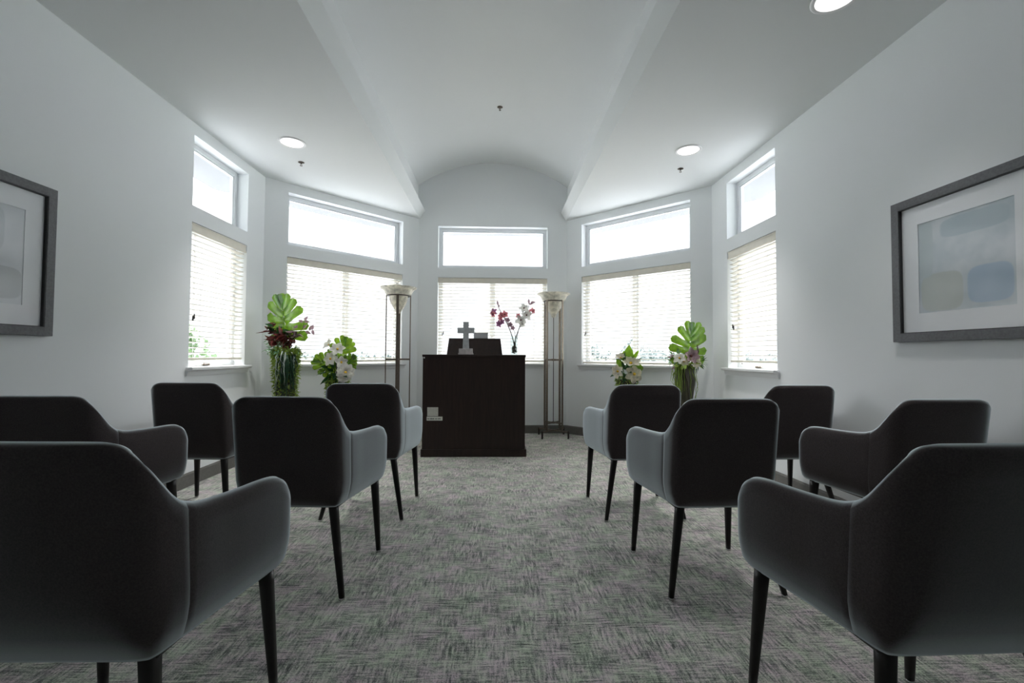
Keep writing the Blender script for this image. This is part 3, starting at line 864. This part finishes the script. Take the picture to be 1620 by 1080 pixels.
# tall arrangement, left corner ------------------------------------------------
T = empty('flower_arrangement', (-2.035, 4.55, 0), 0, 'tall mossy vase with one big split leaf and burgundy foliage in the left corner', 'arrangement')
vp = [(.076, 0), (.080, .02), (.084, .4), (.092, .8), (.100, 1.04), (.103, 1.05), (.096, 1.05), (.078, .42), (.05, .03), (.001, .03)]
bm = bmesh.new(); lathe(bm, vp, 32); to_obj('vase', bm, M['vase_dark'], T, True)
moss_coat('moss', T, 2600, [(.078, .3), (.092, .5), (.084, .68), (.098, .86), (.100, 1.0), (.108, 1.07), (.08, 1.11)], .042, .013, 11)
leaf_cloud('fern', T, 'fern', 60, (-.05, -.06, 1.10), (.10, .08, .06), .07, .022, True, 3)
bm = bmesh.new()
frond(bm, [(.02, -.05, 1.10), (.10, -.06, 1.10), (.19, -.06, 1.06), (.25, -.06, 1.01)], .05, .014)
frond(bm, [(-.03, -.08, 1.12), (-.12, -.09, 1.16), (-.17, -.09, 1.20)], .055, .016)
frond(bm, [(-.03, -.08, 1.10), (-.10, -.10, 1.09), (-.16, -.1, 1.05)], .05, .016)
to_obj('fern_frond', bm, M['fern'], T, recalc=False)
strands('silver_tendrils', T, 'silver', 13, (.02, -.06, 0), .03, .08, 1.08, .68, .0065, 5, .05, (PI * 1.05, PI * 1.95))
strands('dark_tendrils', T, 'darkleaf', 46, (.035, -.05, 0), .03, .085, 1.05, .62, .008, 6, .02, (PI * 1.05, PI * 1.95))
leaf_cloud('burgundy_leaves', T, 'red', 50, (-.03, -.07, 1.185), (.13, .06, .07), .085, .062, False, 8)
leaf_cloud('burgundy_leaves', T, 'red', 12, (-.14, -.07, 1.29), (.03, .04, .06), .09, .05, False, 9)
leaf_cloud('green_leaves', T, 'darkleaf', 18, (-.05, -.06, 1.27), (.10, .04, .06), .085, .06, False, 12)
leaf_cloud('mauve_leaves', T, 'mauve', 22, (.11, -.08, 1.235), (.07, .04, .09), .07, .05, False, 13)
monstera('monstera_leaf', T, (.005, -.02, 1.225), .39, .42, tilt=math.radians(-6), yaw=math.radians(-14), lean=math.radians(6))
bm = bmesh.new()
tube(bm, [(.0, -.05, 1.05), (.06, -.08, 1.15), (.15, -.10, 1.24), (.20, -.10, 1.30), (.215, -.10, 1.375)], [.005, .004, .003, .0025, .0015], 5)
tube(bm, [(.15, -.10, 1.24), (.22, -.11, 1.27), (.30, -.12, 1.285)], [.003, .002, .0012], 5)
tube(bm, [(0, -.02, .95), (.003, -.02, 1.1), (.005, -.02, 1.23)], .006, 6)
to_obj('twig', bm, M['stem'], T, True)
bm = bmesh.new()
for p, d in (((.215, -.1, 1.375), (.4, 0, .6)), ((.205, -.1, 1.36), (-.7, 0, .3)), ((.21, -.1, 1.37), (.9, 0, -.1)), ((.20, -.1, 1.30), (.5, 0, .5)), ((.23, -.11, 1.27), (.8, 0, -.3)), ((.27, -.11, 1.28), (.3, 0, .9)), ((.30, -.12, 1.285), (.3, 0, -.9)), ((.30, -.12, 1.285), (.1, 0, .9))):
    blade(bm, p, d, (0, -1, .2), .055, .03, .1, .2, 4, .7)
to_obj('twig_leaves', bm, M['mauve'], T, recalc=False)

# low white arrangement, left of the lamp --------------------------------------
T = empty('flower_arrangement', (-1.665, 4.95, 0), 0, 'low arrangement of white magnolias and split leaves beside the left torchiere', 'arrangement')
bm = bmesh.new(); lathe(bm, [(.075, 0), (.08, .02), (.085, .4), (.10, .74), (.103, .75), (.096, .75), (.07, .4), (.05, .03), (.001, .03)], 32); to_obj('vase', bm, M['vase_dark'], T, True)
moss_coat('moss', T, 900, [(.085, .45), (.095, .65), (.102, .76), (.08, .80)], .04, .014, 21)
leaf_cloud('dark_leaves', T, 'darkleaf', 46, (.0, -.05, .86), (.11, .08, .09), .10, .05, True, 22)
monstera('split_leaf', T, (.015, .01, .98), .25, .28, tilt=math.radians(14), yaw=math.radians(10), lean=math.radians(4), mat='magleaf')
monstera('split_leaf', T, (-.01, -.05, .90), .22, .26, tilt=math.radians(-66), yaw=math.radians(12), lean=math.radians(10), mat='magleaf')
monstera('split_leaf', T, (.06, -.02, .90), .2, .2, tilt=math.radians(52), yaw=math.radians(-20), lean=math.radians(4), mat='magleaf')
bm = bmesh.new()
for p in ((-.05, -.05, 1.14), (.015, -.1, 1.09), (-.03, -.1, 1.0), (.07, -.11, .96), (.135, -.12, .845)):
    tube(bm, [(0, 0, .72), (p[0] * .4, p[1] * .5, .86), p], [.006, .005, .004], 6)
to_obj('stem', bm, M['stem'], T, True)
for p, f, s, c, pe in (((-.07, -.06, 1.145), (-.5, -.6, .5), .065, .9, 5), ((.03, -.10, 1.10), (.2, -.8, .5), .075, .5, 6), ((-.03, -.12, 1.0), (-.2, -.9, .2), .075, .5, 6), ((.075, -.11, .965), (.3, -.7, .1), .07, .6, 5), ((.125, -.13, .86), (.5, -.8, -.1), .09, .25, 10), ((.10, -.13, .80), (.4, -.8, -.5), .06, .4, 7)):
    flower(T, p, f, s, 'white_petal', 'yellow', pe, c)

# lilies, right of the lamp -----------------------------------------------------
T = empty('flower_arrangement', (1.575, 5.2, 0), 0, 'low arrangement of white lilies and lime leaves under the right angled window', 'arrangement')
bm = bmesh.new(); lathe(bm, [(.08, 0), (.085, .02), (.09, .4), (.108, .76), (.11, .775), (.10, .775), (.07, .4), (.05, .03), (.001, .03)], 32); to_obj('vase', bm, M['vase_dark'], T, True)
moss_coat('moss', T, 700, [(.09, .5), (.10, .68), (.108, .78), (.08, .82)], .035, .013, 31)
leaf_cloud('dark_leaves', T, 'darkleaf', 30, (-.01, -.05, .86), (.11, .07, .07), .09, .05, True, 32)
bm = bmesh.new()
for p, d, l, wd, be in (((.0, -.03, .98), (.12, -.1, 1), .20, .12, .15), ((.05, -.04, .99), (.5, -.1, 1), .15, .045, -.35), ((.05, -.05, .90), (1, -.2, .15), .13, .15, .25), ((.03, -.06, .87), (.8, -.3, .55), .14, .12, .1), ((-.06, -.04, .9), (-.55, -.2, 1), .14, .09, .2), ((-.02, -.02, .97), (-.1, .1, 1), .14, .09, .1)):
    blade(bm, p, d, (0, -1, .1), l, wd, be, .15, 7, .75)
to_obj('lime_leaves', bm, M['leaf'], T, True, recalc=False)
bm = bmesh.new()
for p, d, l in (((-.05, -.07, 1.0), (-1, -.2, .35), .15), ((-.05, -.07, .98), (.1, -.2, 1), .12), ((.07, -.06, .98), (1, -.1, .45), .13)):
    blade(bm, p, d, (0, -.3, 1), l, .035, .35 if d[0] < 0 else -.15, .2, 6, .7)
to_obj('dark_blades', bm, M['darkleaf'], T, True, recalc=False)
bm = bmesh.new()
for p in ((-.085, -.06, 1.02), (.02, -.08, .97), (-.12, -.09, .87), (.06, -.11, .83)):
    tube(bm, [(0, 0, .72), (p[0] * .4, p[1] * .5, .82), p], [.006, .005, .004], 6)
to_obj('stem', bm, M['green_stem'], T, True)
for p, f, s, c, pe in (((-.085, -.06, 1.02), (-.3, -.5, .9), .07, 1.0, 6), ((.02, -.09, .955), (.0, -.5, .8), .11, .75, 6), ((-.125, -.10, .875), (-.8, -.6, .0), .08, .55, 6), ((.045, -.13, .845), (.1, -1, .1), .105, .15, 6)):
    flower(T, p, f, s, 'petal', 'yellow', pe, c)

# tall arrangement, right corner ------------------------------------------------
T = empty('flower_arrangement', (2.02, 4.62, 0), 0, 'tall dark twisted vase with one split leaf and mauve flower in the right corner', 'arrangement')
bm = bmesh.new()
vp2 = [(.07, 0), (.074, .02), (.072, .4), (.080, .62), (.098, .75), (.102, .80), (.086, .88), (.082, .93), (.095, .96), (.088, .96), (.07, .9), (.05, .4), (.001, .05)]
rings = []
for r_, z in vp2:
    rings.append([(r_ * (1 + .06 * math.sin(3 * t + z * 9)) * math.cos(t), r_ * (1 + .06 * math.sin(3 * t + z * 9)) * math.sin(t), z) for t in [2 * PI * q / 36 for q in range(36)]])
loft(bm, rings, True, False); to_obj('vase', bm, M['vase_dark'], T, True)
strands('hanging_moss', T, 'moss', 22, (-.06, -.03, 0), .03, .07, .97, .5, .0035, 41, .03, (PI * .8, PI * 1.5))
strands('green_tendrils', T, 'moss', 9, (-.01, -.03, 0), .06, .09, .97, .45, .004, 42, .03, (PI, PI * 1.9))
leaf_cloud('trailing_leaves', T, 'moss', 90, (-.01, -.06, .985), (.15, .08, .05), .055, .028, True, 43)
leaf_cloud('pale_sprays', T, 'fern', 40, (-.12, -.07, 1.03), (.10, .05, .06), .05, .018, True, 44)
leaf_cloud('fern', T, 'darkleaf', 46, (.12, -.04, .99), (.09, .05, .05), .065, .012, True, 45)
monstera('monstera_leaf', T, (.035, -.03, 1.03), .345, .40, tilt=math.radians(1), yaw=math.radians(10), lean=math.radians(7))
bm = bmesh.new()
tube(bm, [(.0, 0, .85), (.03, -.03, 1.05)], .006, 6)
tube(bm, [(0, -.05, .93), (.06, -.09, 1.02), (.10, -.09, 1.10), (.09, -.08, 1.17)], [.009, .011, .010, .005], 7)
tube(bm, [(-.06, -.09, .93), (-.02, -.1, .8), (.0, -.1, .58)], [.007, .007, .006], 6)
to_obj('stem', bm, M['stem'], T, True)
flower(T, (.005, -.12, 1.055), (.1, -1, .1), .085, 'mauve', 'pollen', 6, .9)
flower(T, (-.10, -.10, 1.03), (-.4, -.8, .3), .06, 'white_petal', 'yellow', 6, .4)
flower(T, (-.06, -.11, 1.0), (-.2, -.9, -.1), .05, 'petal', 'yellow', 6, .4)
flower(T, (.06, -.12, .985), (.4, -.8, -.2), .06, 'petal', 'pollen', 5, .5)
bm = bmesh.new()
for p, d in (((-.16, -.08, 1.07), (-.8, 0, .7)), ((-.17, -.08, 1.04), (-1, 0, .1)), ((-.15, -.08, 1.05), (-.9, 0, .4)), ((-.14, -.09, .95), (-.8, 0, -.7))):
    blade(bm, p, d, (0, -1, .2), .05, .02, .1, .2, 4, .7)
to_obj('mauve_buds', bm, M['mauve'], T, recalc=False)

# orchid branches in the glass vase on the lectern -------------------------------
V = empty('bud_vase', (.247, 4.86, 1.055), 0, 'clear glass vase with pink and white orchid branches on the lectern', 'vase')
bm = bmesh.new(); lathe(bm, [(.001, .0), (.032, .0), (.034, .004), (.037, .10), (.041, .205), (.0385, .205), (.0345, .10), (.031, .012), (.001, .010)], 32); to_obj('glass', bm, M['vase_glass'], V, True)
bm = bmesh.new()
for _ in range(60):
    a = rnd.uniform(0, 2 * PI); rr = math.sqrt(rnd.random()) * .024
    mt = Matrix.Translation((rr * math.cos(a), rr * math.sin(a), rnd.uniform(.018, .095))) @ Euler((rnd.uniform(0, 3), rnd.uniform(0, 3), 0)).to_matrix().to_4x4() @ Matrix.Diagonal((1.2, .9, .7, 1))
    bmesh.ops.create_icosphere(bm, subdivisions=1, radius=rnd.uniform(.006, .010), matrix=mt)
o = to_obj('pebbles', bm, M['pebble'], V, True); o['kind'] = 'stuff'
def branch(pts, r0=.0065):
    bm = bmesh.new(); pts = catmull(pts, 4); n = len(pts)
    tube(bm, pts, [r0 * (1 - .6 * q / n) for q in range(n)], 6); to_obj('branch', bm, M['stem'], V, True)
branch([(.012, 0, .03), (-.01, 0, .16), (-.06, -.01, .30), (-.12, -.01, .42), (-.165, 0, .50), (-.178, 0, .545)])
branch([(-.012, 0, .03), (.012, 0, .16), (.05, -.01, .28), (.09, -.01, .38), (.14, 0, .48), (.166, 0, .565)])
branch([(.0, .01, .03), (.015, .01, .17), (.0, .01, .26), (-.04, .0, .33), (-.055, 0, .36)], .003)
branch([(.0, -.01, .03), (.02, -.01, .14), (.035, -.01, .20), (.045, -.01, .26)], .003)
for p, f, s, m, c in (((-.222, -.01, .46), (-.4, -.8, .1), .040, 'purple', 'pink'), ((-.228, -.015, .44), (-.6, -.7, -.3), .036, 'pink', 'pollen'), ((-.135, -.02, .425), (-.1, -.9, .2), .040, 'pink', 'pollen'), ((-.105, -.03, .435), (.3, -.9, .2), .042, 'pink', 'pollen'), ((-.15, -.02, .395), (-.3, -.8, -.3), .030, 'pink', 'pollen'),
                      ((-.165, -.02, .335), (-.5, -.7, -.4), .038, 'purple', 'pollen'), ((-.135, -.015, .355), (.1, -.9, -.2), .030, 'purple', 'pollen'), ((-.075, -.015, .375), (.2, -.8, .2), .032, 'mauve', 'purple'), ((-.045, -.02, .325), (.1, -.9, 0), .030, 'mauve', 'purple'), ((-.02, -.02, .29), (.2, -.9, 0), .026, 'mauve', 'purple')):
    flower(V, p, f, s, m, c, 5, .35)
for p, f, s in (((.105, -.02, .505), (-.2, -.9, .3), .050), ((.13, -.03, .43), (.1, -1, .0), .055), ((.07, -.03, .375), (0, -1, .1), .056), ((.085, -.03, .335), (.4, -.8, -.4), .042), ((.15, -.01, .46), (.5, -.7, .1), .036)):
    flower(V, p, f, s, 'white_petal', 'pollen', 5, .3)
for p, f, s in (((.045, -.02, .42), (-.4, -.9, .1), .030), ((.195, -.01, .475), (.5, -.7, .2), .034), ((.18, -.01, .48), (-.2, -.8, .4), .022)):
    flower(V, p, f, s, 'pink', 'pollen', 5, .6)
bm = bmesh.new()
for p, d, l in (((-.178, 0, .535), (-.15, 0, 1), .055), ((.16, 0, .55), (-.1, 0, 1), .065), ((.165, 0, .545), (.6, 0, .35), .055), ((.175, 0, .57), (1, 0, .05), .06), ((-.17, 0, .515), (.1, 0, .9), .03)):
    blade(bm, p, d, (0, -1, .2), l, .022, .05, .6, 5, .8)
to_obj('bud', bm, M['mauve'], V, recalc=False)

# ------------------------------------------------------------------ outside
bm = bmesh.new(); loft(bm, [[(-300, -60, -4.2), (300, -60, -4.2), (300, 500, -4.2), (-300, 500, -4.2)], [(-300, -60, -4.0), (300, -60, -4.0), (300, 500, -4.0), (-300, 500, -4.0)]])
to_obj('ground_outside', bm, M['grass'], kind='structure')
bm = bmesh.new()
tp = [(-26, -4), (26, -4), (26, 30), (-26, 30)]
loft(bm, [[(x, y, -3.95) for x, y in tp], [(x, y, -.9) for x, y in tp]])
to_obj('unseen_bounce_slab', bm, M['bounce_slab'], kind='structure')  # unseen slab, added to bounce daylight up through the windows onto the ceiling
def foliage(bm, c, rad, n, ln, r):
    for _ in range(n):
        d = Vector((r.gauss(0, 1), r.gauss(0, 1), r.gauss(0, 1))).normalized() * r.uniform(.3, 1) ** .5
        p = Vector(c) + Vector((d.x * rad[0], d.y * rad[1], d.z * rad[2]))
        a = Vector((r.gauss(0, 1), r.gauss(0, 1), r.gauss(0, 1))).normalized() * ln; b = a.orthogonal().normalized() * ln * .6
        bm.faces.new([bm.verts.new(p - a), bm.verts.new(p + b), bm.verts.new(p + a), bm.verts.new(p - b)])
r = random.Random(5)
T = empty('tree', (-13.6, 20, -4), 0, 'leafy green tree seen low through the left wall window', 'tree')
bm = bmesh.new(); tube(bm, [(0, 0, 0), (.1, 0, 2.5), (0, .1, 5)], [.18, .14, .06], 8); to_obj('trunk', bm, M['bark'], T, True)
bm = bmesh.new()
for c, ra in (((0, 0, 4.6), (1.5, 1.4, 1.5)), ((-.9, .3, 3.6), (1.2, 1.2, 1.1)), ((.6, -.2, 3.4), (1.2, 1.2, 1.0)), ((0, 0, 2.6), (1.5, 1.4, .9)), ((-.3, 0, 5.6), (.9, .9, 1.0))):
    foliage(bm, c, ra, 420, .13, r)
to_obj('crown', bm, M['treeleaf'], T, recalc=False)
bm = bmesh.new()
for q in range(70):
    y = r.uniform(60, 95); u = r.uniform(-.75, .75)
    if -.17 < u < .12: hgt = r.uniform(3.0, 4.4)
    elif u > .12: hgt = r.uniform(4.6, 7.6)
    else: hgt = r.uniform(3.8, 5.8)
    foliage(bm, (u * y, y, -4 + hgt * .5), (r.uniform(1.6, 4), r.uniform(1.5, 3), hgt * .5), 260, .34, r)
o = to_obj('treeline', bm, M['treefar'], kind='stuff', recalc=False)
o['label'] = 'hazy line of trees on the horizon seen through the bay blinds'; o['category'] = 'trees'

# ------------------------------------------------------------------ daylight
wd_ = bpy.data.worlds.new('overcast'); scene.world = wd_; wd_.use_nodes = True
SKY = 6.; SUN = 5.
nt = wd_.node_tree; nt.nodes.clear()
out = nt.nodes.new('ShaderNodeOutputWorld'); bg = nt.nodes.new('ShaderNodeBackground')
bg.inputs[1].default_value = 1.0
# overcast sky: a duller hazy band along the horizon, bright cloud above it
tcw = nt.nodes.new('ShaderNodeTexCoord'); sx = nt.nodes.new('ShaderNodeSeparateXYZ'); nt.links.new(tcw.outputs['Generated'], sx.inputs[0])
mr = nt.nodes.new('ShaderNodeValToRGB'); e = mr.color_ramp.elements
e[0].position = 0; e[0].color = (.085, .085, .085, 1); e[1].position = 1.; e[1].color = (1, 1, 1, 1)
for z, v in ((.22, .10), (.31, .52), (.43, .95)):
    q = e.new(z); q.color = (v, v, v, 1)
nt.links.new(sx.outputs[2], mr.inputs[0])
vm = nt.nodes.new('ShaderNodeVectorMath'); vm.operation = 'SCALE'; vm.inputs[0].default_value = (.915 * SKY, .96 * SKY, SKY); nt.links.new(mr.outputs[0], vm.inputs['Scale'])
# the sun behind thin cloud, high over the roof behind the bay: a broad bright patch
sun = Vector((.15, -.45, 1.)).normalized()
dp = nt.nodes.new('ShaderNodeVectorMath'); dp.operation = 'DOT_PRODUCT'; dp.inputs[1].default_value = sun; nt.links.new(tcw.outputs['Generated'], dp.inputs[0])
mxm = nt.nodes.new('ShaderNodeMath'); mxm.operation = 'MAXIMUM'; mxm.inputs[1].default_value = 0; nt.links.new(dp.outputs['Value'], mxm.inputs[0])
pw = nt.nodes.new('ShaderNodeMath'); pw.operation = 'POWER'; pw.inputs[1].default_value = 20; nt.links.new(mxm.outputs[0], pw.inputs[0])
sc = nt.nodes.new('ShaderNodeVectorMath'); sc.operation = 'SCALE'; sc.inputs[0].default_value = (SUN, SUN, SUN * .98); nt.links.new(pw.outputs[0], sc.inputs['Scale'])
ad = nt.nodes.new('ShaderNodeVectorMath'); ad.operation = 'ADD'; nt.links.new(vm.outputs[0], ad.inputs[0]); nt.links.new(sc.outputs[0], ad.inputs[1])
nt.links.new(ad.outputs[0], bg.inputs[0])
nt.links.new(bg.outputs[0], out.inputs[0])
for k in FR:                                                     # sampling guides for the daylight in each opening
    m, ww = mtx_for(k)
    for z in (UP, LO):
        ld = bpy.data.lights.new('daylight_portal', 'AREA'); ld.shape = 'RECTANGLE'; ld.size = ww; ld.size_y = z[1] - z[0]; ld.cycles.is_portal = True
        lo = bpy.data.objects.new('daylight_portal', ld); COL.objects.link(lo)
        n = Vector(FR[k][2])
        lo.matrix_world = Matrix.Translation((m @ Vector((ww / 2, .17, (z[0] + z[1]) / 2)))) @ (-n).to_track_quat('-Z', 'Y').to_matrix().to_4x4()

# ------------------------------------------------------------------ camera
cam = bpy.data.cameras.new('camera'); co = bpy.data.objects.new('camera', cam); COL.objects.link(co)
cam.sensor_fit = 'HORIZONTAL'; cam.sensor_width = 36; cam.lens = 711.18 / 1620 * 36
cam.clip_start = .02; cam.clip_end = 1000
yaw, pitch, roll = .0342, .0308, .0060
fwd = Vector((math.sin(yaw) * math.cos(pitch), math.cos(yaw) * math.cos(pitch), math.sin(pitch)))
rt = Vector((math.cos(yaw), -math.sin(yaw), 0)); up = rt.cross(fwd)
r2 = rt * math.cos(roll) + up * math.sin(roll); u2 = up * math.cos(roll) - rt * math.sin(roll)
m = Matrix.Identity(4)
m.col[0][:3] = r2; m.col[1][:3] = u2; m.col[2][:3] = -fwd; m.col[3][:3] = (.0576, 0, 1.05)
co.matrix_world = m
scene.camera = co

# ------------------------------------------------------------------ render look
vs = scene.view_settings
scene.display_settings.display_device = 'sRGB'
vs.view_transform = 'Standard'; vs.look = 'None'; vs.gamma = 1; vs.use_curve_mapping = False; vs.exposure = 1.5
cy = scene.cycles
cy.use_denoising = True
cy.max_bounces = 14; cy.diffuse_bounces = 8; cy.glossy_bounces = 4; cy.transparent_max_bounces = 24; cy.transmission_bounces = 6
cy.sample_clamp_indirect = 12
